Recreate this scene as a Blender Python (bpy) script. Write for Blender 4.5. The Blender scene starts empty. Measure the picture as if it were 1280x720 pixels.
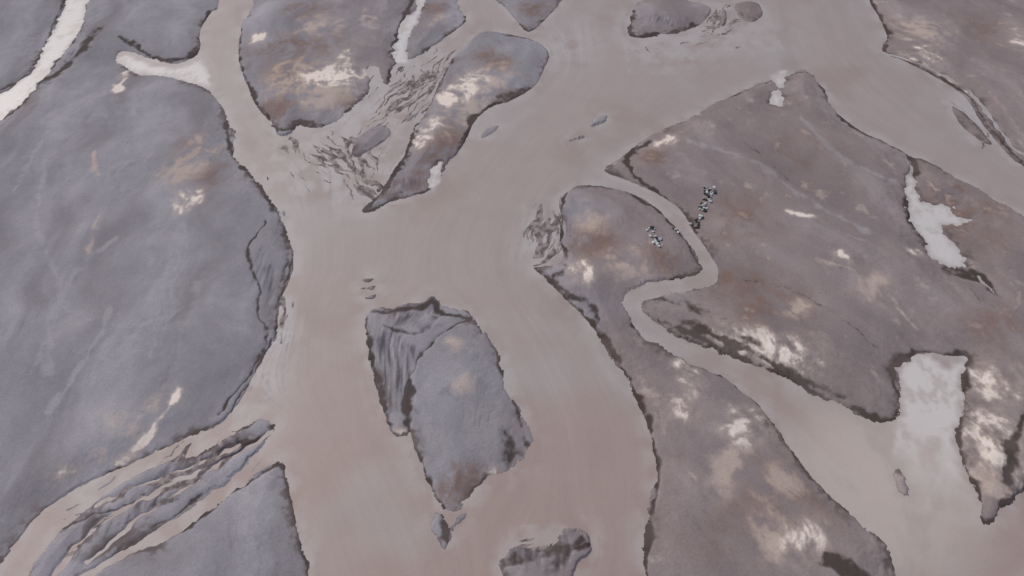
import bpy, math, numpy as np, time
T0=time.time()
rng=np.random.RandomState(7)
# ---------------------------------------------------------------- camera model
H=120.0; TH=math.radians(50); F=640/math.tan(math.radians(36.87))
ct,st=math.cos(TH),math.sin(TH)
def unproj(p):
    p=np.asarray(p,float).reshape(-1,2)
    x=(p[:,0]-640)/F; yc=(360-p[:,1])/F
    t=H/(st-yc*ct)
    return np.stack([t*x,t*(ct+yc*st)],1)
# ---------------------------------------------------------------- noise
perm=np.arange(256); rng.shuffle(perm); perm=np.concatenate([perm]*3).astype(np.int32)
vals=rng.rand(256).astype(np.float32)
ga=rng.rand(256)*2*np.pi; GX=np.cos(ga).astype(np.float32); GY=np.sin(ga).astype(np.float32)
def n2(x,y,seed=0):
    x=x+seed*17.31; y=y-seed*9.77
    xf=np.floor(x); yf=np.floor(y); xi=xf.astype(np.int32)&255; yi=yf.astype(np.int32)&255
    fx=(x-xf).astype(np.float32); fy=(y-yf).astype(np.float32)
    u=fx*fx*fx*(fx*(fx*6-15)+10); v=fy*fy*fy*(fy*(fy*6-15)+10)
    def g(a,b):
        h=perm[perm[(xi+a)&255]+((yi+b)&255)]
        return GX[h]*(fx-a)+GY[h]*(fy-b)
    a=g(0,0)*(1-u)+g(1,0)*u; b=g(0,1)*(1-u)+g(1,1)*u
    return (a*(1-v)+b*v)*1.5
def fbm(x,y,o=4,seed=0,gain=.5):
    s=0;a=1;t=0
    for i in range(o):
        s=s+a*n2(x*2**i,y*2**i,seed+i*3.7); t+=a; a*=gain
    return s/t*1.3
def n3(x,y,z,seed=0):
    x=x+seed*7.7;y=y+seed*3.3;z=z+seed*5.1
    xf=np.floor(x);yf=np.floor(y);zf=np.floor(z)
    xi=xf.astype(np.int32)&255;yi=yf.astype(np.int32)&255;zi=zf.astype(np.int32)&255
    fx=(x-xf).astype(np.float32);fy=(y-yf).astype(np.float32);fz=(z-zf).astype(np.float32)
    fx=fx*fx*(3-2*fx);fy=fy*fy*(3-2*fy);fz=fz*fz*(3-2*fz)
    def c(a,b,d): return vals[perm[perm[perm[(xi+a)&255]+((yi+b)&255)]+((zi+d)&255)]]
    r=0
    for d,wz in ((0,1-fz),(1,fz)):
        r=r+wz*((c(0,0,d)*(1-fx)+c(1,0,d)*fx)*(1-fy)+(c(0,1,d)*(1-fx)+c(1,1,d)*fx)*fy)
    return r*2-1
def ss(a,b,x):
    t=np.clip((x-a)/(b-a),0,1); return t*t*(3-2*t)
# ---------------------------------------------------------------- grid axes
def axis(lo,hi,fn,ext):
    a=[lo]
    while a[-1]<hi: a.append(a[-1]+fn(a[-1]))
    d=fn(a[-1])
    r=[]; x=a[-1]; dd=d
    while x<ext: dd*=1.13; x+=dd; r.append(x)
    l=[]; x=lo; dd=fn(lo)
    while x>-ext: dd*=1.13; x-=dd; l.append(x)
    return np.array(l[::-1]+a+r)
xs=axis(-196,196,lambda x:.17 if abs(x)<95 else .29,3000)
ys=axis(30,248,lambda y:.18+.34*max(0,(y-35))/200,3500)
NX,NY=len(xs),len(ys)
X,Y=np.meshgrid(xs,ys); X=X.astype(np.float32);Y=Y.astype(np.float32)
dep=np.maximum(Y*ct+H*st,8); U=640+F*X/dep; V=360-F*(Y*st-H*ct)/dep
print('grid',NX,NY,NX*NY)
# ---------------------------------------------------------------- outlines
def catmull(P,closed,n=4):
    P=np.asarray(P,float); N=len(P); out=[]
    rngi=range(N if closed else N-1)
    for i in rngi:
        if closed: a,b,c,d=P[(i-1)%N],P[i],P[(i+1)%N],P[(i+2)%N]
        else: a,b,c,d=P[max(i-1,0)],P[i],P[i+1],P[min(i+2,N-1)]
        if np.linalg.norm(b-c)>400:
            out.append(b); continue
        if np.linalg.norm(b-a)>400: a=b
        if np.linalg.norm(d-c)>400: d=c
        for k in range(n):
            t=k/n
            out.append(.5*((2*b)+(c-a)*t+(2*a-5*b+4*c-d)*t*t+(3*b-a-3*c+d)*t**3))
    if not closed: out.append(P[-1])
    return np.array(out)
LAND={
'W':[(273,0),(263,16),(251,38),(247,68),(215,80),(185,72),(155,64),(148,72),(165,90),(200,95),(240,104),(264,116),(281,140),(290,165),(292,195),(318,222),(340,250),(358,285),(368,318),(362,350),(350,378),(347,410),(335,442),(320,462),(303,495),(285,520),(262,535),(230,549),(190,567),(150,585),(110,604),(70,628),(38,655),(15,685),(0,712),(-40,770),(-100,860),(-2500,900),(-6000,-450),(200,-450),(262,-100)],
'S':[(352,577),(338,582),(300,610),(255,645),(205,676),(155,698),(115,722),(60,770),(20,850),(420,860),(395,770),(385,720),(372,662),(361,612)],
'M':[(705,242),(730,232),(765,235),(803,248),(832,270),(855,297),(872,320),(878,340),(850,349),(815,355),(790,363),(779,373),(786,395),(800,417),(830,435),(860,452),(890,464),(920,482),(948,506),(973,540),(1000,577),(1025,607),(1060,640),(1088,662),(1108,684),(1114,720),(1110,790),(1080,880),(815,880),(806,780),(807,720),(807,650),(820,600),(817,560),(804,520),(785,480),(762,442),(742,410),(722,388),(700,368),(682,350),(668,335),(690,332),(704,322),(700,300),(702,270),(698,252)],
'E':[(782,193),(800,178),(822,165),(860,147),(900,127),(940,108),(975,98),(1000,88),(1016,95),(1034,120),(1050,145),(1080,165),(1110,180),(1140,196),(1165,204),(1200,224),(1240,247),(1285,272),(1400,330),(1600,450),(2200,520),(2200,540),(1500,520),(1350,570),(1285,612),(1252,640),(1228,660),(1222,630),(1212,600),(1200,580),(1194,545),(1204,500),(1200,470),(1208,447),(1185,445),(1160,441),(1140,452),(1120,462),(1128,490),(1122,520),(1090,526),(1050,509),(1010,490),(970,469),(930,452),(888,437),(846,420),(815,402),(800,378),(830,368),(868,361),(895,352),(895,332),(882,310),(868,290),(850,262),(818,241),(785,226),(756,214),(768,203)],
'NE':[(1085,-5),(1098,20),(1108,45),(1103,66),(1130,76),(1170,97),(1208,122),(1226,152),(1250,182),(1285,212),(1400,280),(1700,400),(4000,450),(6000,-450),(1200,-450),(1070,-100)],
'N':[(318,0),(303,30),(298,70),(308,105),(322,134),(345,165),(362,168),(376,156),(402,160),(432,142),(463,117),(458,88),(470,84),(484,106),(494,84),(510,75),(532,65),(560,45),(583,25),(573,6),(560,-30),(540,-120),(520,-300),(380,-300),(335,-100)],
'SE':[(1400,640),(1260,760),(1190,800),(1190,900),(3000,900),(3000,640)],
}
BARS={
'A':[(346,527),(322,524),(292,543),(250,567),(200,582),(152,606),(102,641),(62,678),(38,715),(20,760),(60,745),(105,718),(150,690),(200,661),(258,620),(308,577),(338,548)],
'B':[(540,369),(556,381),(585,390),(600,410),(620,440),(635,480),(650,520),(663,550),(656,575),(637,592),(612,598),(592,620),(572,640),(558,638),(547,625),(535,600),(520,572),(510,545),(493,543),(480,515),(470,482),(462,450),(458,420),(456,398),(466,384),(490,386),(512,380),(528,378)],
'C':[(628,702),(645,686),(680,682),(708,665),(735,666),(740,684),(728,706),(715,730),(690,745),(655,740),(632,722)],
'D':[(605,40),(640,44),(670,52),(686,66),(680,88),(665,110),(640,125),(612,135),(592,155),(577,185),(557,207),(546,232),(520,243),(490,254),(465,265),(453,262),(475,240),(490,215),(505,195),(515,165),(535,135),(550,100),(565,75),(585,54)],
'E2':[(616,-10),(635,13),(655,37),(666,38),(682,24),(702,0),(720,-40),(640,-60)],
'F':[(808,-5),(790,15),(787,45),(820,45),(850,40),(874,32),(888,16),(882,6),(850,-4),(840,-30)],
'G':[(920,5),(945,3),(953,18),(940,27),(925,22)],
'G2':[(897,18),(906,12),(909,26),(903,33)],
'H':[(455,165),(480,156),(486,170),(465,186),(446,197),(439,187)],
'J':[(546,638),(556,650),(562,668),(556,688),(547,676),(540,655)],
'K':[(1122,585),(1150,566),(1160,560),(1152,580),(1136,596),(1137,615),(1148,625),(1128,618),(1120,603)],
'L':[(1190,133),(1206,142),(1222,158),(1240,180),(1226,176),(1205,160),(1195,148)],
'M1':[(737,158),(745,149),(758,145),(754,151),(745,156)],
'M2':[(712,176),(724,169),(738,168),(728,174)],
'M3':[(602,172),(609,162),(623,157),(616,166)],
'M4':[(560,664),(572,648),(584,641),(576,652),(567,662)],
'M5':[(452,350),(468,348),(462,353)],'M6':[(450,361),(470,357),(464,363)],'M7':[(452,373),(470,368),(466,374)],
}
POOLS={
'channel':[(84,-2),(72,25),(56,58),(40,88),(15,110),(-10,122),(-60,150),(-80,190),(-30,165),(0,150),(25,130),(54,98),(76,70),(98,42),(110,0),(125,-60),(95,-60)],
'inlet':[(250,76),(220,86),(185,79),(160,70),(152,74),(165,88),(200,93),(240,103),(262,104)],
'creek':[(516,-20),(520,10),(502,28),(495,50),(492,76),(510,76),(510,50),(524,24),(530,5),(530,-20)],
'notch':[(971,90),(968,112),(961,126),(966,132),(978,132),(977,112),(984,90)],
'pool':[(1131,224),(1142,222),(1152,250),(1175,258),(1200,256),(1188,267),(1214,276),(1196,283),(1176,282),(1190,305),(1207,325),(1194,336),(1166,322),(1152,297),(1136,262)],
'barcreek':[(545,205),(538,215),(534,232),(543,236),(551,218),(553,204)],
'lagoon':[(1120,462),(1140,452),(1160,441),(1185,460),(1208,447),(1200,470),(1204,500),(1194,545),(1212,600),(1222,640),(1210,660),(1150,640),(1115,560),(1122,520),(1128,490)],
}
def ground_poly(P,closed=True): return unproj(catmull(P,closed))
def seg_arrays(G,closed=True):
    A=G if closed else G[:-1]; B=np.roll(G,-1,0) if closed else G[1:]
    return A,B
XW=X+fbm(X/4,Y/4,3,81)*.8; YW=Y+fbm(X/4,Y/4,3,82)*.8
def dist_fine(G,R,out,closed=True,warp=False):
    A,B=seg_arrays(G,closed); XX,YY=(XW,YW) if warp else (X,Y)
    for a,b in zip(A,B):
        x0,x1=min(a[0],b[0])-R,max(a[0],b[0])+R; y0,y1=min(a[1],b[1])-R,max(a[1],b[1])+R
        i0,i1=np.searchsorted(xs,[x0,x1]); j0,j1=np.searchsorted(ys,[y0,y1])
        if i0>=i1 or j0>=j1: continue
        px=XX[j0:j1,i0:i1]-a[0]; py=YY[j0:j1,i0:i1]-a[1]
        d=b-a; L=d@d+1e-9
        t=np.clip((px*d[0]+py*d[1])/L,0,1)
        q=np.sqrt((px-t*d[0])**2+(py-t*d[1])**2)
        o=out[j0:j1,i0:i1]; np.minimum(o,q,out=o)
CS=6
ci=np.unique(np.r_[np.arange(0,NX,CS),NX-1]); cj=np.unique(np.r_[np.arange(0,NY,CS),NY-1])
CX,CY=np.meshgrid(xs[ci],ys[cj])
def dist_coarse(G,out):
    A,B=seg_arrays(G)
    for a,b in zip(A,B):
        d=b-a; L=d@d+1e-9; px=CX-a[0];py=CY-a[1]
        t=np.clip((px*d[0]+py*d[1])/L,0,1)
        np.minimum(out,np.sqrt((px-t*d[0])**2+(py-t*d[1])**2),out=out)
def up(C):
    T=np.empty((len(cj),NX)); 
    for k in range(len(cj)): T[k]=np.interp(np.arange(NX),ci,C[k])
    jj=np.arange(NY); k=np.clip(np.searchsorted(cj,jj,side='right')-1,0,len(cj)-2)
    f=((jj-cj[k])/(cj[k+1]-cj[k]))[:,None]
    return (T[k]*(1-f)+T[k+1]*f).astype(np.float32)
def inside(G):
    m=np.zeros((NY,NX),bool)
    y0,y1=G[:,1].min(),G[:,1].max()
    j0,j1=np.searchsorted(ys,[y0,y1])
    A,B=seg_arrays(G)
    for j in range(j0,j1):
        y=ys[j]; c=((A[:,1]>y)!=(B[:,1]>y))
        if not c.any(): continue
        a=A[c];b=B[c]; xc=np.sort(a[:,0]+(y-a[:,1])*(b[:,0]-a[:,0])/(b[:,1]-a[:,1]))
        m[j]=(np.searchsorted(xc,xs)%2)==1
    return m
GL={k:ground_poly(v) for k,v in {**LAND,**BARS}.items()}
GP={k:ground_poly(v) for k,v in POOLS.items()}
INS={k:inside(v) for k,v in {**GL,**{'p_'+k:v for k,v in GP.items()}}.items()}
def sdf(polys,names,R=6):
    fine=np.full((NY,NX),1e3,np.float32); co=np.full(CX.shape,1e4); ins=np.zeros((NY,NX),bool)
    for G,n in zip(polys,names):
        dist_fine(G,R,fine); dist_coarse(G,co); ins|=INS[n]
    cu=up(co); d=np.where(fine<R,fine,np.maximum(cu,R*.98))
    return np.where(ins,d,-d).astype(np.float32)
S0=sdf(list(GL.values()),list(GL))
SP=sdf(list(GP.values()),['p_'+k for k in GP])
print('sdf',time.time()-T0)
# ---- stream function (Laplace) so flow streaks follow the channels
PS={'W':0,'S':-.12,'A':-.06,'N':.16,'D':.30,'E2':.38,'F':.62,'G':.68,'NE':1.05,'E':.82,'M':.76,'SE':.9,'B':.38,'C':.5}
psi=np.full(CX.shape,.5); fix=np.zeros(CX.shape,bool)
gi=np.ix_(cj,ci)
for k,v in PS.items():
    m=INS[k][gi]; psi[m]=v; fix|=m
psi[~fix]=(CX[~fix]+120)/300
base=psi.copy()
hx=np.gradient(xs[ci]); hy=np.gradient(ys[cj])
wxx=(1/hx**2)[None,:]; wyy=(1/hy**2)[:,None]; den=2*(wxx+wyy)
for _ in range(2500):
    p=np.pad(psi,1,mode='edge')
    q=((p[1:-1,:-2]+p[1:-1,2:])*wxx+(p[:-2,1:-1]+p[2:,1:-1])*wyy)/den
    psi=np.where(fix,base,q)
for _ in range(3):
    p=np.pad(psi,1,mode='edge'); psi=(p[1:-1,:-2]+p[1:-1,2:]+p[:-2,1:-1]+p[2:,1:-1]+psi*2)/6
FLOW=up(psi)*80
print('psi',time.time()-T0)
# ---------------------------------------------------------------- noise-perturbed shoreline
rough=ss(-.25,.45,fbm(X/40,Y/40,2,11))
gn=fbm(X/3.2,Y/3.2,3,4)
pert=(fbm(X/9,Y/9,3,1)*.9+fbm(X/2.6,Y/2.6,3,2)*.5)*(.4+.9*rough)+fbm(X/.9,Y/.9,2,3)*.18 - np.maximum(0,.10-np.abs(gn))*5*rough
S1=S0+pert
pp=SP+fbm(X/5,Y/5,4,21)*1.3+fbm(X/1.7,Y/1.7,3,22)*.7
S=np.minimum(S1,-pp)
# narrow side channels cut through the bars
cw=fbm(X/6,Y/6,3,84)
for P,w in [([(338,540),(290,572),(235,597),(180,622),(125,655),(85,695),(60,740)],.5),([(300,556),(250,580),(205,600),(160,612),(120,632)],.4),([(250,600),(200,632),(150,668),(110,705)],.35),
            ([(1104,66),(1150,80),(1200,106),(1232,138),(1262,180),(1290,200)],.45),([(1222,345),(1243,368)],.2),
            ([(512,545),(522,585),(536,612),(548,640)],.35),([(1128,196),(1140,212),(1134,228)],.35),([(462,84),(468,100)],.4)]:
    D=np.full((NY,NX),1e3,np.float32); dist_fine(ground_poly(P,False),5,D,False,True)
    S=np.minimum(S,np.where(D<5,D-w*(1+1.2*cw),S))
# ---------------------------------------------------------------- shoals
def ellipse(u1,v1,u2,v2,w,warp=True):
    a,b=unproj([(u1,v1),(u2,v2)]); c=(a+b)/2; d=b-a; L=np.linalg.norm(d)/2+1e-6; d=d/(2*L)
    XX,YY=(XW,YW) if warp else (X,Y)
    p=((XX-c[0])*d[0]+(YY-c[1])*d[1]); q=(-(XX-c[0])*d[1]+(YY-c[1])*d[0])
    return p,q,np.sqrt((p/L)**2+(q/w)**2)
SHO=[(375,185,440,215,9,.1),(400,160,470,240,8,.05),(455,170,550,80,8,-.05),(470,235,430,170,6,.1),(485,150,570,60,6,-.1),(440,215,470,250,5,-.05),
 (665,325,695,255,5,-.15),(672,330,705,300,3.5,-.15),(640,700,700,680,5,-.05),
 (820,60,960,20,6,.2),(870,90,780,50,6,.3),(60,700,330,535,7,-.05),(372,200,362,168,5,.05),(1190,125,1240,190,3.5,.05),
 (290,215,345,300,2.,.0),(885,45,905,5,5,.0),(350,360,340,430,3,-.1)]
SHM=np.zeros_like(S)
for k,(a,b,c,d,w,thr) in enumerate(SHO):
    p,q,r=ellipse(a,b,c,d,w); m=np.clip(1-r*r,0,1)
    j=np.where(m.max(1)>0)[0]; i=np.where(m.max(0)>0)[0]
    if len(j)==0 or len(i)==0: continue
    sl=np.s_[j[0]:j[-1]+1,i[0]:i[-1]+1]
    wq=q[sl]+2.2*n2(p[sl]/9,q[sl]/9,50+k)
    nn=fbm(p[sl]/10,wq/1.4,4,60+k)
    cand=(nn-thr-.5*(1-m[sl]))*1.6
    SHM[sl]=np.maximum(SHM[sl],np.where(cand>S[sl],ss(0,.35,m[sl]),0))
    S[sl]=np.maximum(S[sl],np.minimum(cand,.5))
# ---------------------------------------------------------------- strokes
acc={k:np.zeros_like(S) for k in('dark','beige','white','brown','grey','rough')}
wmod=.5+1.1*ss(-.4,.5,fbm(X/6,Y/6,3,83))
def stroke(P,w,typ,s):
    G=ground_poly(P,False); R=w*5+1.2; D=np.full((NY,NX),1e3,np.float32); dist_fine(G,R,D,False,True)
    m=np.exp(-(D/(w*wmod))**2)*s; m[D>R*.95]=0; np.maximum(acc[typ],m,out=acc[typ])
def blob(a,b,c,d,w,typ,s):
    p,q,r=ellipse(a,b,c,d,w); m=np.exp(-(r**2)*1.1)*s; np.maximum(acc[typ],m,out=acc[typ])
SK=[
([(125,38),(112,55),(80,88),(58,102)],2.2,'dark',.8),([(150,48),(168,58),(198,74),(230,74),(246,62),(262,14)],1.3,'dark',.95),
([(282,150),(292,195),(318,222),(345,262),(360,300)],.9,'dark',.9),
([(334,280),(314,305),(312,330),(325,360),(322,385),(335,420),(322,452),(300,485),(272,520)],.4,'dark',.8),
([(352,290),(360,320),(352,350)],.9,'dark',.6),
([(226,488),(206,520),(182,550),(152,580)],.9,'white',.9),([(130,570),(165,545),(200,500)],2.0,'beige',.45),
([(118,190),(124,222)],.9,'beige',.6),([(127,270),(110,330)],1.0,'beige',.5),([(158,92),(150,115)],1.2,'white',.85),
([(1016,92),(1036,122),(1052,147),(1080,167),(1132,192),(1146,214)],.9,'dark',.95),
([(1146,214),(1132,236),(1138,266),(1156,305),(1190,335),(1225,345),(1243,368)],1.1,'dark',.95),
([(1150,220),(1180,245),(1212,250)],.8,'beige',.4),([(1205,330),(1180,338),(1228,352)],1.2,'dark',.9),
([(822,400),(870,422),(930,450),(970,466),(1010,486),(1060,510),(1110,526),(1124,500),(1116,462),(1155,438),(1170,450),(1206,440),(1200,490)],1.1,'dark',1),
([(820,372),(860,385),(900,400),(950,440)],1.6,'dark',.6),([(850,402),(905,426),(985,466),(1055,500)],1.4,'dark',.75),
([(785,385),(800,414),(850,443),(900,468),(945,500),(975,538),(1010,588),(1060,637),(1108,680),(1115,720)],.7,'dark',1),
([(668,337),(700,371),(738,402),(762,440),(790,482),(812,540),(820,600),(808,660),(806,720)],.9,'dark',.9),
([(700,380),(735,408),(765,455),(795,500)],1.6,'brown',.9),([(700,368),(735,398),(772,450),(800,505)],.8,'dark',.9),([(672,340),(715,372),(742,384),(745,402)],1.2,'dark',.7),
([(1086,0),(1108,40),(1104,64)],1.4,'dark',.9),([(1104,64),(1160,90),(1212,122),(1240,165),(1280,207)],.7,'dark',.9),
([(1145,76),(1180,96),(1226,130)],1.0,'white',.65),
([(540,370),(600,402),(625,450),(652,535)],.7,'dark',.9),([(515,478),(508,520),(520,570),(550,636),(560,680)],.7,'dark',.95),
([(590,395),(550,422),(524,452),(510,490),(508,530)],.45,'dark',.9),([(470,470),(480,515),(492,540)],1.1,'dark',1),([(456,400),(465,450),(475,490)],.8,'dark',.95),
([(630,540),(640,560),(634,580)],1.1,'dark',.95),([(655,548),(660,575),(615,598)],.8,'dark',.95),
([(545,400),(520,420),(480,410)],.7,'dark',.6),([(540,374),(515,386),(468,392)],.9,'dark',.8),([(540,374),(552,392),(585,398)],.9,'dark',.9),
([(308,105),(322,134),(345,163),(378,156),(402,158)],1.6,'dark',1),([(303,30),(299,70),(310,108)],.6,'dark',.85),
([(462,84),(464,115),(432,140)],.9,'dark',.9),([(484,104),(494,80),(496,45),(505,25),(516,0)],.8,'dark',.95),([(532,64),(560,46),(582,24),(574,6)],.5,'dark',.85),
([(605,40),(670,52),(686,68),(680,88)],.4,'dark',.8),([(655,115),(618,132),(592,155),(577,185)],1.9,'dark',1),
([(515,165),(500,205),(475,240),(456,262)],1.4,'dark',1),([(575,190),(546,232),(500,250),(458,264)],1.8,'dark',.95),([(565,75),(545,115),(515,165)],.6,'dark',.85),
([(618,0),(655,38),(668,38),(700,4)],.8,'dark',.95),([(790,15),(788,44),(830,44),(870,32)],1.7,'dark',1),
([(782,196),(810,178)],1.2,'dark',.9),([(782,196),(795,224),(832,248),(866,288)],.9,'dark',.9),([(820,240),(858,270),(872,292)],.8,'dark',.8),
([(735,232),(775,238),(830,270),(870,322),(876,342),(820,355)],.6,'dark',.9),
([(900,127),(975,98),(1010,90)],.4,'dark',.7),([(708,240),(700,280),(708,325)],.6,'dark',.8),([(680,320),(710,335),(690,345)],1.0,'dark',.7),
([(352,577),(361,612),(372,662),(386,720)],.6,'dark',1),([(352,577),(300,610),(230,662)],.5,'dark',.95),
([(345,530),(322,548),(300,555)],1.6,'dark',.7),([(320,527),(290,545),(250,568)],.5,'dark',.85),
([(1116,690),(1108,700),(1110,720)],1.5,'dark',1),([(1030,700),(1060,715),(1080,730)],2.,'dark',.9),
([(1228,660),(1252,640),(1282,613)],.8,'dark',.95),([(1282,520),(1262,560),(1258,600)],1.2,'dark',.8),
([(1196,520),(1200,575),(1222,615),(1226,655)],1.0,'dark',1),
([(108,5),(98,42),(75,72),(30,128),(0,152)],.5,'dark',.9),([(82,0),(70,25),(40,88),(0,114)],.5,'dark',.9),
([(30,700),(80,660),(160,630),(240,600),(320,550)],.4,'dark',.7),([(150,690),(210,650),(270,608)],.5,'dark',.7),
([(285,522),(230,550),(150,587),(70,630),(15,686)],.45,'dark',.8),([(368,318),(350,380),(345,412),(322,462),(285,522)],.4,'dark',.75),
([(630,705),(660,700),(700,690),(730,672)],1.3,'dark',.85),([(690,715),(705,690),(735,680)],1.3,'dark',.8),
([(930,180),(990,230),(1060,270)],.3,'dark',.5),([(930,350),(1010,375),(1100,440)],.35,'dark',.5),
([(60,200),(50,290),(80,370),(40,470)],.6,'grey',.8),([(225,420),(215,470),(180,520)],.6,'dark',.35),([(140,390),(110,450),(60,520)],.7,'grey',.9),
([(130,120),(60,170),(20,240)],1.0,'grey',.8),([(150,300),(100,340),(70,400),(60,470)],1.0,'grey',.8),([(250,380),(215,400),(190,450)],.8,'grey',.8),
([(860,180),(940,205),(1010,255),(1080,290)],1.2,'grey',.7),([(1000,150),(1050,200),(1120,230)],1.0,'grey',.7),([(1020,330),(1080,350),(1150,420)],1.,'beige',.5),
]
for a in SK: stroke(*a)
BL=[
(370,105,460,90,7,'white',.74),(395,103,440,98,3.5,'white',.95),(370,120,460,130,7,'beige',1.),(320,45,330,55,4,'white',.62),(420,70,440,75,4,'white',.75),(330,130,360,145,7,'brown',1.2),(340,80,420,120,14,'beige',.68),(350,40,440,30,9,'beige',.55),(350,60,400,130,12,'brown',.75),(330,10,450,20,10,'brown',.5),
(300,60,460,70,14,'brown',.6),(545,40,560,20,5,'beige',.6),(530,20,560,5,6,'brown',.6),(455,10,470,40,3,'beige',.5),(420,120,450,140,4,'brown',1),
(550,140,605,90,6,'white',.64),(515,190,550,145,4,'white',.66),(600,90,640,70,10,'brown',.8),(620,125,650,118,3.5,'brown',1.2),(480,245,540,215,4,'brown',1),(560,170,640,80,9,'beige',.68),(530,210,580,150,6,'brown',.8),
(210,235,265,180,6,'beige',.85),(222,255,254,238,4,'white',.74),(240,190,270,170,5,'beige',.6),(215,265,245,255,3,'white',.68),(230,160,270,260,9,'brown',.55),
(120,570,230,470,5,'beige',.4),(60,600,110,590,3,'white',.4),
(720,280,770,330,8,'brown',.9),(710,345,745,335,3.5,'white',.7),(720,290,760,270,5,'beige',.65),(740,320,830,345,5,'beige',.7),(790,335,850,320,6,'brown',.8),
(815,185,850,172,2.,'white',.9),(800,210,830,190,4,'brown',.9),(985,268,1012,273,.8,'white',1.2),(1040,318,1060,325,1.4,'white',.75),
(870,250,980,300,12,'brown',.55),(900,330,1000,430,16,'brown',.55),(910,428,1030,456,6,'white',.62),(970,400,1010,380,3,'beige',.6),(885,412,965,450,5,'white',.58),
(1060,340,1120,380,7,'beige',.5),(1130,315,1155,318,1.5,'white',.75),(1180,240,1210,235,2,'brown',.8),(895,340,915,355,2.5,'brown',1.1),
(1160,215,1240,330,16,'brown',.55),(1200,490,1270,470,7,'white',.5),(1205,570,1270,530,9,'white',.58),(1200,380,1280,440,10,'brown',.5),(1265,580,1285,600,3,'white',.8),(1225,620,1250,590,5,'beige',.7),
(835,455,885,470,4,'white',.64),(905,515,950,555,7,'white',.56),(880,580,930,600,8,'beige',.68),(960,580,1000,630,7,'beige',.64),(890,620,960,690,14,'brown',.55),(930,560,1060,690,14,'brown',.55),(835,495,875,525,4,'white',.52),
(980,650,1025,695,6,'white',.56),(925,700,985,640,6,'beige',.55),(835,580,840,560,3,'brown',.5),
(560,480,600,470,4,'beige',.5),(560,445,580,425,4,'beige',.5),(555,595,600,620,5,'brown',1.),(495,535,505,555,2,'white',.9),(605,592,632,600,2,'white',.8),
(1115,20,1185,60,9,'beige',.65),(1190,20,1280,60,12,'brown',.5),(1130,50,1180,85,3,'white',.65),
(650,5,680,20,5,'brown',.9),(395,20,520,40,7,'grey',.4),
(670,290,690,270,2.5,'white',.6),(1262,30,1280,80,4,'white',.4),
(870,0,960,30,4,'dark',.4),(645,555,650,575,2,'dark',.8),
(940,150,1060,260,24,'brown',.35),(60,420,90,380,10,'grey',.6),(40,160,200,120,14,'grey',.5),(240,330,160,470,12,'grey',.5),
(478,395,490,530,5.5,'rough',1),(470,392,560,395,5,'rough',1),(500,420,500,500,4,'rough',.9),(325,300,345,400,4.5,'rough',.6),(320,535,70,700,5,'rough',.7),
(675,320,700,260,5,'rough',1),(460,240,540,225,4,'rough',.7),(640,700,730,680,5,'rough',.9),(790,30,870,25,5,'rough',.6),(60,100,120,40,4,'rough',.6),(700,345,770,420,5,'rough',.35),
]
for b in BL: blob(*b)
print('masks',time.time()-T0)
# ---------------------------------------------------------------- texture fields
right=ss(560,860,U+fbm(X/30,Y/30,3,40)*160+ (V-300)*.1)
right=np.maximum(right,.8*ss(-2,10,6-np.abs(U-470)/20)*ss(260,120,V))
lowf=fbm(X/24,Y/24,3,32)
wx=fbm(X/22,Y/22,2,33)*6; wy=fbm(X/22,Y/22,2,34)*6
def aniso(pa,pb,L,Wd,o,seed,wk=1.,gain=.5):
    a,b=unproj([pa,pb]); d=(b-a)/np.linalg.norm(b-a)
    xx=X+wx*wk; yy=Y+wy*wk
    return fbm((xx*d[0]+yy*d[1])/L,(-xx*d[1]+yy*d[0])/Wd,o,seed,gain)
rd=ss(560,860,U)
def dirn(L,Wd,o,seed,wk=1.,gain=.5):
    return aniso((260,120),(130,560),L,Wd,o,seed,wk,gain)*(1-rd)+aniso((840,180),(1180,480),L,Wd,o,seed+5,wk,gain)*rd
drift=dirn(45,13,4,100,.9)
rill=dirn(22,5,5,110,.9,.5)
sfine=dirn(5,1.6,4,120,.9,.6)
fine=fbm(X/1.6,Y/1.6,4,36)
nb=fbm(X/6+wx*.1,Y/6,4,41); nf=fbm(X/1.4,Y/1.4,3,42); nm=fbm(X/3.5+wx*.2,Y/3.5+wy*.2,5,46,.65)
reg=ss(-.25,.3,fbm(X/28,Y/28,2,45))
rl1=np.exp(-(np.abs(rill)/.03)**1.5)*ss(-.1,.4,nb)*reg
ra=aniso((500,380),(470,540),7,1.1,4,130,.6)
strand=n2(S*.55+wx*.25+nm*.5,X*.02+Y*.02,90)+.6*n2(S*1.5+wx*.3+nm*.6,X*.03-Y*.02,91)
near=ss(0,1.2,S)*np.exp(-(np.clip(S,0,60)/7)**2)
# ---------------------------------------------------------------- height
steep=np.clip(acc['dark']*1.3,0,1)
bank=.12+.45*ss(-.25,.45,fbm(X/20,Y/20,2,31))
land=ss(0,.6,S)
inl=ss(0,9,S)
Z=np.where(S>0, land*bank*.6+np.clip(S,0,6)*.03+inl*(.55+lowf*.5+drift*.16+fine*.01+rill*.03)-rl1*.05*ss(0,3,S)+strand*near*.02+.02, np.maximum(S*.25,-.8))
Z=Z+ss(.3,.8,acc['rough'])*(S>.2)*ra*.12
Z=Z-steep*.13*(S>0)
Z=np.where(SHM>.05,Z*(1-SHM)+SHM*np.minimum(Z,.02+np.clip(S,-2,1)*.12),Z)
Z=np.where(S>0,np.maximum(Z,.012+np.minimum(S,3)*.02),Z)
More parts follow.
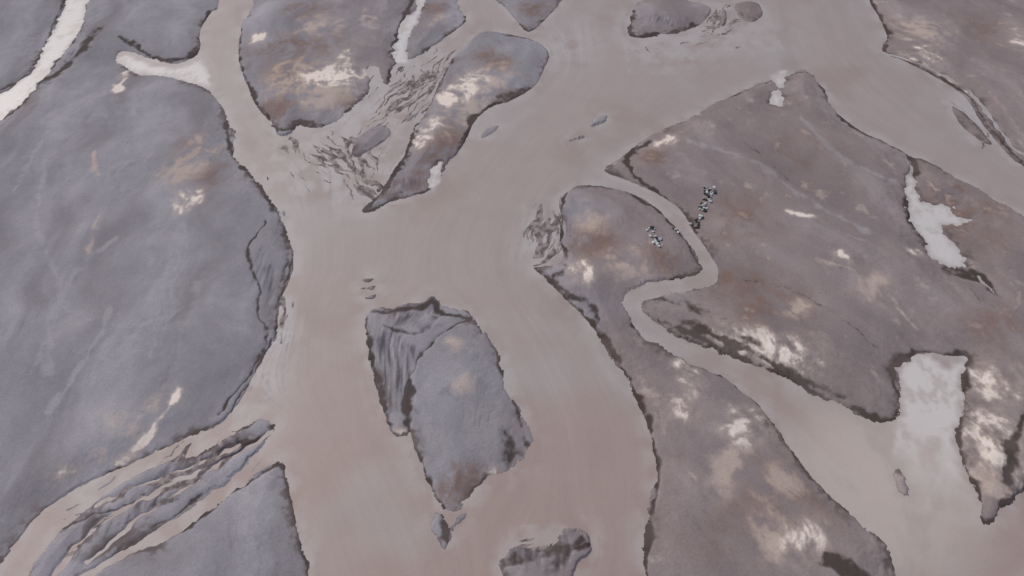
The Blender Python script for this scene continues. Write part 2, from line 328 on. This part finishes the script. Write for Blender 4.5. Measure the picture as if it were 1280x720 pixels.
# ---------------------------------------------------------------- colour
def col(r,g,b):
    c=np.array([r,g,b])/255.; return np.where(c<=.04045,c/12.92,((c+.055)/1.055)**2.4)
KL=np.array([1.34,1.28,1.19]); KW=np.array([1.15,1.125,1.095])
def C(r,g,b): return (col(r,g,b)*KL).astype(np.float32)
def CW(r,g,b): return (col(r,g,b)*KW).astype(np.float32)
def mix(a,b,m): return a+(b-a)*m[...,None]
c=mix(np.broadcast_to(C(127,125,132),S.shape+(3,)),C(121,112,113),right)
c=c*(1+.14*lowf+.12*drift+.06*rill+.05*fine+.07*nm+.025*sfine+.06*strand*near)[...,None]
c=mix(c,C(149,147,154),ss(.0,.7,drift+.2*nm)*.42*(1-.5*right))
c=mix(c,C(106,100,104),ss(.05,.7,-drift+.5*lowf+.3*nm)*.45)
c=mix(c,C(92,86,90),rl1*.35)
def mk(k,soft=.35,nz=.9,off=0): return ss(.5-soft,.5+soft,acc[k]+off*(acc[k]>.05)+(nb*.6+rill*.35+sfine*.3+nm*.75)*nz*np.clip(acc[k]*1.6,0,1))
c=mix(c,C(142,140,146),mk('grey')*.6)
c=mix(c,C(108,89,82),mk('brown',.45)*.8)
c=mix(c,C(166,152,144),mk('beige',.4,1.2)*.72)
c=mix(c,C(168,156,149),mk('white',.4,1.0,.12)*.8)
c=mix(c,C(204,195,189),mk('white',.25,1.6,-.08)*.85)
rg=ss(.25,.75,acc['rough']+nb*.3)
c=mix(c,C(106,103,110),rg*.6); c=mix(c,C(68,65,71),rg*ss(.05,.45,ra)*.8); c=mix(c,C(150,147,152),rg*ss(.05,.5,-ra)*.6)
cr=ss(.3,.8,nb*.6+rill*.5+nm*.7)*(right*.85+.15)
c=mix(c,C(160,149,143),cr*.5)
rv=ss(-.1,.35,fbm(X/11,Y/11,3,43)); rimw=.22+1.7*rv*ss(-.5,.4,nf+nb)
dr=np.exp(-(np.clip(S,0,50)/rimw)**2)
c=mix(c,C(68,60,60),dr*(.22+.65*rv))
patch=.6+.4*ss(-.35,.15,fbm(X/8,Y/8,3,47))
dk=ss(.28,.74,acc['dark']*patch+(nf*.5+nb*.5)*.5*np.clip(acc['dark']*2,0,1)+.05*(acc['dark']>.3))
c=mix(c,C(60,52,50),dk*.92)
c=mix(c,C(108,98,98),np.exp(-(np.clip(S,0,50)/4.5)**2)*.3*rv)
shc=mix(np.broadcast_to(C(134,125,123),S.shape+(3,)),C(88,81,82),ss(-.1,.45,nf+S*.8-.1))
c=mix(c,shc,SHM*.85)
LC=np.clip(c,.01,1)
LC=np.where((S<-.1)[...,None],C(130,118,110),LC)
# --- water colour
sx_=(X+wx*.4)*.018; sy_=(Y+wy*.4)*.018
wst=n3(sx_,sy_,(FLOW+wx*.12)*.35,20)*.6+n3(sx_*1.5,sy_*1.5,(FLOW+wx*.12)*1.0,21)*.4
wl=n3(sx_*1.5,sy_*1.5,(FLOW+wx*.1)*2.2,23)
W=np.broadcast_to(CW(151,139,134),S.shape+(3,))
W=mix(W,CW(148,131,124),ss(300,650,V))
W=mix(W,CW(153,146,143),ss(.0,.6,fbm(X/35,Y/35,3,70)+.1*wst)*.7)
W=mix(W,CW(139,123,116),ss(.05,.6,fbm(X/26,Y/26,4,71)+.1*wst)*.55)
W=W*(1+.035*wst+.025*wl+.01*nf+.035*nb)[...,None]
W=mix(W,CW(165,158,155),np.exp(-(np.clip(-S,0,50)/2.4)**2)*.55*ss(-.3,.3,nb))
sh=np.zeros_like(S)
for (a,b,c_,d,w) in [(370,190,520,90,15),(440,230,560,150,9),(420,260,440,200,10),(660,330,700,255,6),(760,40,960,40,14),(370,200,450,250,10),(350,380,360,460,5),(1000,520,1180,700,16),(1190,110,1260,180,5),(720,30,700,90,10),(345,440,300,520,7)]:
    p,q,r=ellipse(a,b,c_,d,w); np.maximum(sh,np.exp(-r*r),out=sh)
W=mix(W,CW(165,160,159),sh*.8*ss(-.5,.4,wst+nb*.5)); W=mix(W,CW(120,114,116),sh*.6*ss(.15,.6,wl*.6+nf*.4))
fade=1-.7*ss(1100,1110,U)*ss(530,640,V+nb*60)
pl=ss(-1.0,1.6,pp+nb)*fade
W=mix(W,CW(192,187,183),pl*.95)
W=mix(W,CW(163,152,144),pl*ss(.05,.5,nb+.5*nf)*.6)
lg=np.zeros_like(S)
for (a,b,c_,d,w) in [(1010,520,1210,700,17)]:
    p,q,r=ellipse(a,b,c_,d,w); np.maximum(lg,np.exp(-r**4),out=lg)
W=mix(W,CW(176,165,156),lg*(1-.7*pl)*.85)
W=mix(W,CW(150,137,128),lg*ss(.0,.5,wst+nb*.6)*.45*(1-pl))
W=np.clip(W,.01,1)
print('colour',time.time()-T0)
# ---------------------------------------------------------------- materials
def newmat(name): 
    m=bpy.data.materials.new(name); m.use_nodes=True; return m,m.node_tree.nodes,m.node_tree.links
def build(name,rough,spec,grain,bumps,flowbump=0,gscale=2.2,fmix=.45,fs=1.2):
    m,N,L=newmat(name); bs=N['Principled BSDF']
    at=N.new('ShaderNodeAttribute'); at.attribute_name='tint'
    tc=N.new('ShaderNodeTexCoord')
    no=N.new('ShaderNodeTexNoise'); no.inputs['Scale'].default_value=gscale; no.inputs['Detail'].default_value=6; no.inputs['Roughness'].default_value=.7
    L.new(tc.outputs['Object'],no.inputs['Vector'])
    fa=N.new('ShaderNodeAttribute'); fa.attribute_name='flow'
    sx=N.new('ShaderNodeSeparateXYZ'); L.new(tc.outputs['Object'],sx.inputs[0])
    def mul(a,f):
        q=N.new('ShaderNodeMath'); q.operation='MULTIPLY'; L.new(a,q.inputs[0]); q.inputs[1].default_value=f; return q.outputs[0]
    mr=N.new('ShaderNodeMapRange'); mr.inputs[1].default_value=.25; mr.inputs[2].default_value=.75; mr.inputs[3].default_value=1-grain; mr.inputs[4].default_value=1+grain
    n2_=None
    if fmix:
        cb=N.new('ShaderNodeCombineXYZ'); L.new(mul(sx.outputs[0],.06),cb.inputs[0]);L.new(mul(sx.outputs[1],.06),cb.inputs[1]);L.new(mul(fa.outputs['Fac'],fs),cb.inputs[2])
        n2_=N.new('ShaderNodeTexNoise'); n2_.inputs['Scale'].default_value=1.0; n2_.inputs['Detail'].default_value=4; n2_.inputs['Roughness'].default_value=.6
        L.new(cb.outputs[0],n2_.inputs['Vector'])
        ad=N.new('ShaderNodeMath'); ad.operation='ADD'; L.new(mul(no.outputs['Fac'],1-fmix),ad.inputs[0]); L.new(mul(n2_.outputs['Fac'],fmix),ad.inputs[1])
        L.new(ad.outputs[0],mr.inputs[0])
    else: L.new(no.outputs['Fac'],mr.inputs[0])
    vm=N.new('ShaderNodeVectorMath'); vm.operation='SCALE'; L.new(at.outputs['Color'],vm.inputs[0]); L.new(mr.outputs[0],vm.inputs['Scale'])
    L.new(vm.outputs[0],bs.inputs['Base Color'])
    bs.inputs['Roughness'].default_value=rough; bs.inputs['Specular IOR Level'].default_value=spec
    last=None
    for sc,dist,stg in bumps:
        nn=N.new('ShaderNodeTexNoise'); nn.inputs['Scale'].default_value=sc; nn.inputs['Detail'].default_value=4
        L.new(tc.outputs['Object'],nn.inputs['Vector'])
        b=N.new('ShaderNodeBump'); b.inputs['Distance'].default_value=dist; b.inputs['Strength'].default_value=stg
        L.new(nn.outputs['Fac'],b.inputs['Height'])
        if last: L.new(last,b.inputs['Normal'])
        last=b.outputs[0]
    if flowbump:
        b=N.new('ShaderNodeBump'); b.inputs['Distance'].default_value=flowbump; b.inputs['Strength'].default_value=1
        L.new(n2_.outputs['Fac'],b.inputs['Height']); L.new(last,b.inputs['Normal']); last=b.outputs[0]
    L.new(last,bs.inputs['Normal'])
    return m
m_sand=build('volcanic_sand',.95,.1,.17,[(.8,.06,.5),(4,.03,.6)],0,2.6,0)
m_water=build('silty_water',.5,.4,.07,[(2.2,.035,.7),(.35,.04,.5)],.01,1.8,.35,1.6)
m_pool=build('milky_meltwater',.35,.5,.06,[(1.0,.01,.5)],0,1,0)
# ---------------------------------------------------------------- meshes
def mesh_from(name,jx,ix,z,colr,facemask,mat,mat_flow):
    nj,ni=len(jx),len(ix)
    idx=np.arange(nj*ni).reshape(nj,ni)
    q=np.stack([idx[:-1,:-1],idx[:-1,1:],idx[1:,1:],idx[1:,:-1]],-1)[facemask]
    used=np.unique(q); remap=np.full(nj*ni,-1,np.int64); remap[used]=np.arange(len(used)); q=remap[q]
    xx,yy=np.meshgrid(xs[ix],ys[jx])
    co=np.stack([xx.ravel()[used],yy.ravel()[used],z.ravel()[used]],1).astype(np.float32)
    me=bpy.data.meshes.new(name); me.vertices.add(len(co)); me.vertices.foreach_set('co',co.ravel())
    me.loops.add(q.size); me.loops.foreach_set('vertex_index',q.ravel().astype(np.int32))
    me.polygons.add(len(q)); me.polygons.foreach_set('loop_start',np.arange(0,q.size,4,dtype=np.int32))
    try: me.polygons.foreach_set('loop_total',np.full(len(q),4,np.int32))
    except Exception: pass
    me.update(calc_edges=True)
    me.polygons.foreach_set('use_smooth',np.ones(len(q),bool))
    a=me.attributes.new('tint','FLOAT_COLOR','POINT')
    cc=np.ones((len(used),4),np.float32); cc[:,:3]=colr.reshape(-1,3)[used]; a.data.foreach_set('color',cc.ravel())
    a=me.attributes.new('flow','FLOAT','POINT'); a.data.foreach_set('value',mat_flow.ravel()[used].astype(np.float32))
    me.materials.append(mat); ob=bpy.data.objects.new(name,me); bpy.context.collection.objects.link(ob); return ob
aj=np.arange(NY); ai=np.arange(NX)
label=np.zeros((NY,NX),np.int16)
for k,(nm_,P) in enumerate(BARS.items()):
    G=GL[nm_]; D=np.full((NY,NX),1e3,np.float32); dist_fine(G,1.6,D); label[(D<1.6)|INS[nm_]]=k+1
fl=label[:-1,:-1]
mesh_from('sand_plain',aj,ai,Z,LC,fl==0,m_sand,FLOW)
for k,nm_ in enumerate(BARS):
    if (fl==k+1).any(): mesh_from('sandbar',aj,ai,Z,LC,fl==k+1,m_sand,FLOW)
wj=np.unique(np.r_[np.arange(0,NY,2),NY-1]); wi=np.unique(np.r_[np.arange(0,NX,2),NX-1])
g=np.ix_(wj,wi)
plab=np.zeros((NY,NX),np.int16); pk=[k for k in GP if k!='lagoon']
for k,nm_ in enumerate(pk):
    G=GP[nm_]; D=np.full((NY,NX),1e3,np.float32); dist_fine(G,2.5,D); plab[(D<2.5)|INS['p_'+nm_]]=k+1
pf=plab[g][:-1,:-1]; z0=np.zeros((len(wj),len(wi)))
mesh_from('river',wj,wi,z0,W[g],pf==0,m_water,FLOW[g])
for k,nm_ in enumerate(pk):
    mesh_from('meltwater_stream' if nm_ in('channel','creek') else 'meltwater_pool',wj,wi,z0,W[g],pf==k+1,m_pool,FLOW[g])
print('mesh',time.time()-T0)
# ---------------------------------------------------------------- boulders
def zat(x,y):
    i=np.clip(np.searchsorted(xs,x),0,NX-1); j=np.clip(np.searchsorted(ys,y),0,NY-1); return float(Z[j,i])
m_rock,N,L=newmat('ash_coated_rock'); bs=N['Principled BSDF']; at=N.new('ShaderNodeAttribute'); at.attribute_name='tint'
no=N.new('ShaderNodeTexNoise'); no.inputs['Scale'].default_value=3; mx=N.new('ShaderNodeMix'); mx.data_type='RGBA'; mx.blend_type='MULTIPLY'; mx.inputs['Factor'].default_value=.5
L.new(at.outputs['Color'],mx.inputs['A']); L.new(no.outputs['Fac'],mx.inputs['B']); L.new(mx.outputs['Result'],bs.inputs['Base Color']); bs.inputs['Roughness'].default_value=.85
import bmesh
from mathutils import Vector, Matrix, noise as mn
def boulders(pts,name):
    bm=bmesh.new(); cl=bm.verts.layers.float_color.new('tint')
    for (x,y,s) in pts:
        r=bmesh.ops.create_icosphere(bm,subdivisions=2,radius=1)
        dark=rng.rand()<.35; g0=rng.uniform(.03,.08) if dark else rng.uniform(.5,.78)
        sc=Vector((rng.uniform(.8,1.3),rng.uniform(.7,1.1),rng.uniform(.6,1)))*s; rot=Matrix.Rotation(rng.rand()*6.3,3,'Z'); off=Vector(rng.rand(3)*50)
        z=zat(x,y)
        for v in r['verts']:
            p=v.co*(1+.35*mn.noise(v.co*1.3+off)); 
            p=Vector((round(p.x*2.2)/2.2*.5+p.x*.5,round(p.y*2.2)/2.2*.5+p.y*.5,p.z))
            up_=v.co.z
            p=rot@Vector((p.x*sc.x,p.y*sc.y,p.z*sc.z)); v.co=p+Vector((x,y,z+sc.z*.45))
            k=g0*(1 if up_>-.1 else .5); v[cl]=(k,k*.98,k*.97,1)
    me=bpy.data.meshes.new(name); bm.to_mesh(me); bm.free(); me.materials.append(m_rock)
    o=bpy.data.objects.new(name,me); bpy.context.collection.objects.link(o)
def along(P,n,sp,smin,smax):
    G=unproj(catmull(P,False,6)); out=[]
    for _ in range(n):
        k=rng.rand()*(len(G)-1); i=int(k); p=G[i]*(1-k+i)+G[min(i+1,len(G)-1)]*(k-i)
        out.append((p[0]+rng.randn()*sp,p[1]+rng.randn()*sp,rng.uniform(smin,smax)))
    return out
boulders(along([(890,239),(880,250),(876,268),(870,282)],50,.75,.2,.5)+along([(876,238),(893,247)],10,.4,.2,.45)+along([(845,288),(851,296)],6,.5,.2,.4),'boulder_cluster')
boulders(along([(811,291),(818,300),(824,309)],26,.8,.22,.55),'boulder_cluster')
# ---------------------------------------------------------------- light, world, camera
az=math.radians(-50); el=math.radians(46)
sd=Vector((math.sin(az)*math.cos(el),math.cos(az)*math.cos(el),math.sin(el)))
sl=bpy.data.lights.new('sun','SUN'); sl.energy=1.42; sl.angle=math.radians(20); sl.color=(1,.965,.925)
so=bpy.data.objects.new('sun',sl); so.rotation_euler=sd.to_track_quat('Z','Y').to_euler(); bpy.context.collection.objects.link(so)
w=bpy.data.worlds.new('World'); bpy.context.scene.world=w; w.use_nodes=True; N=w.node_tree.nodes; L=w.node_tree.links
sk=N.new('ShaderNodeTexSky'); sk.sky_type='NISHITA'; sk.sun_disc=False; sk.sun_elevation=el; sk.sun_rotation=az; sk.dust_density=3; sk.air_density=1
L.new(sk.outputs[0],N['Background'].inputs[0]); N['Background'].inputs[1].default_value=.125
cd=bpy.data.cameras.new('camera'); cd.sensor_width=36; cd.lens=24; cd.clip_end=12000; cd.clip_start=1
cam=bpy.data.objects.new('camera',cd); cam.location=(0,0,H); cam.rotation_euler=(math.radians(90)-TH,0,0); bpy.context.collection.objects.link(cam)
bpy.context.scene.camera=cam
bpy.context.scene.view_settings.view_transform='Standard'
print('done',time.time()-T0)
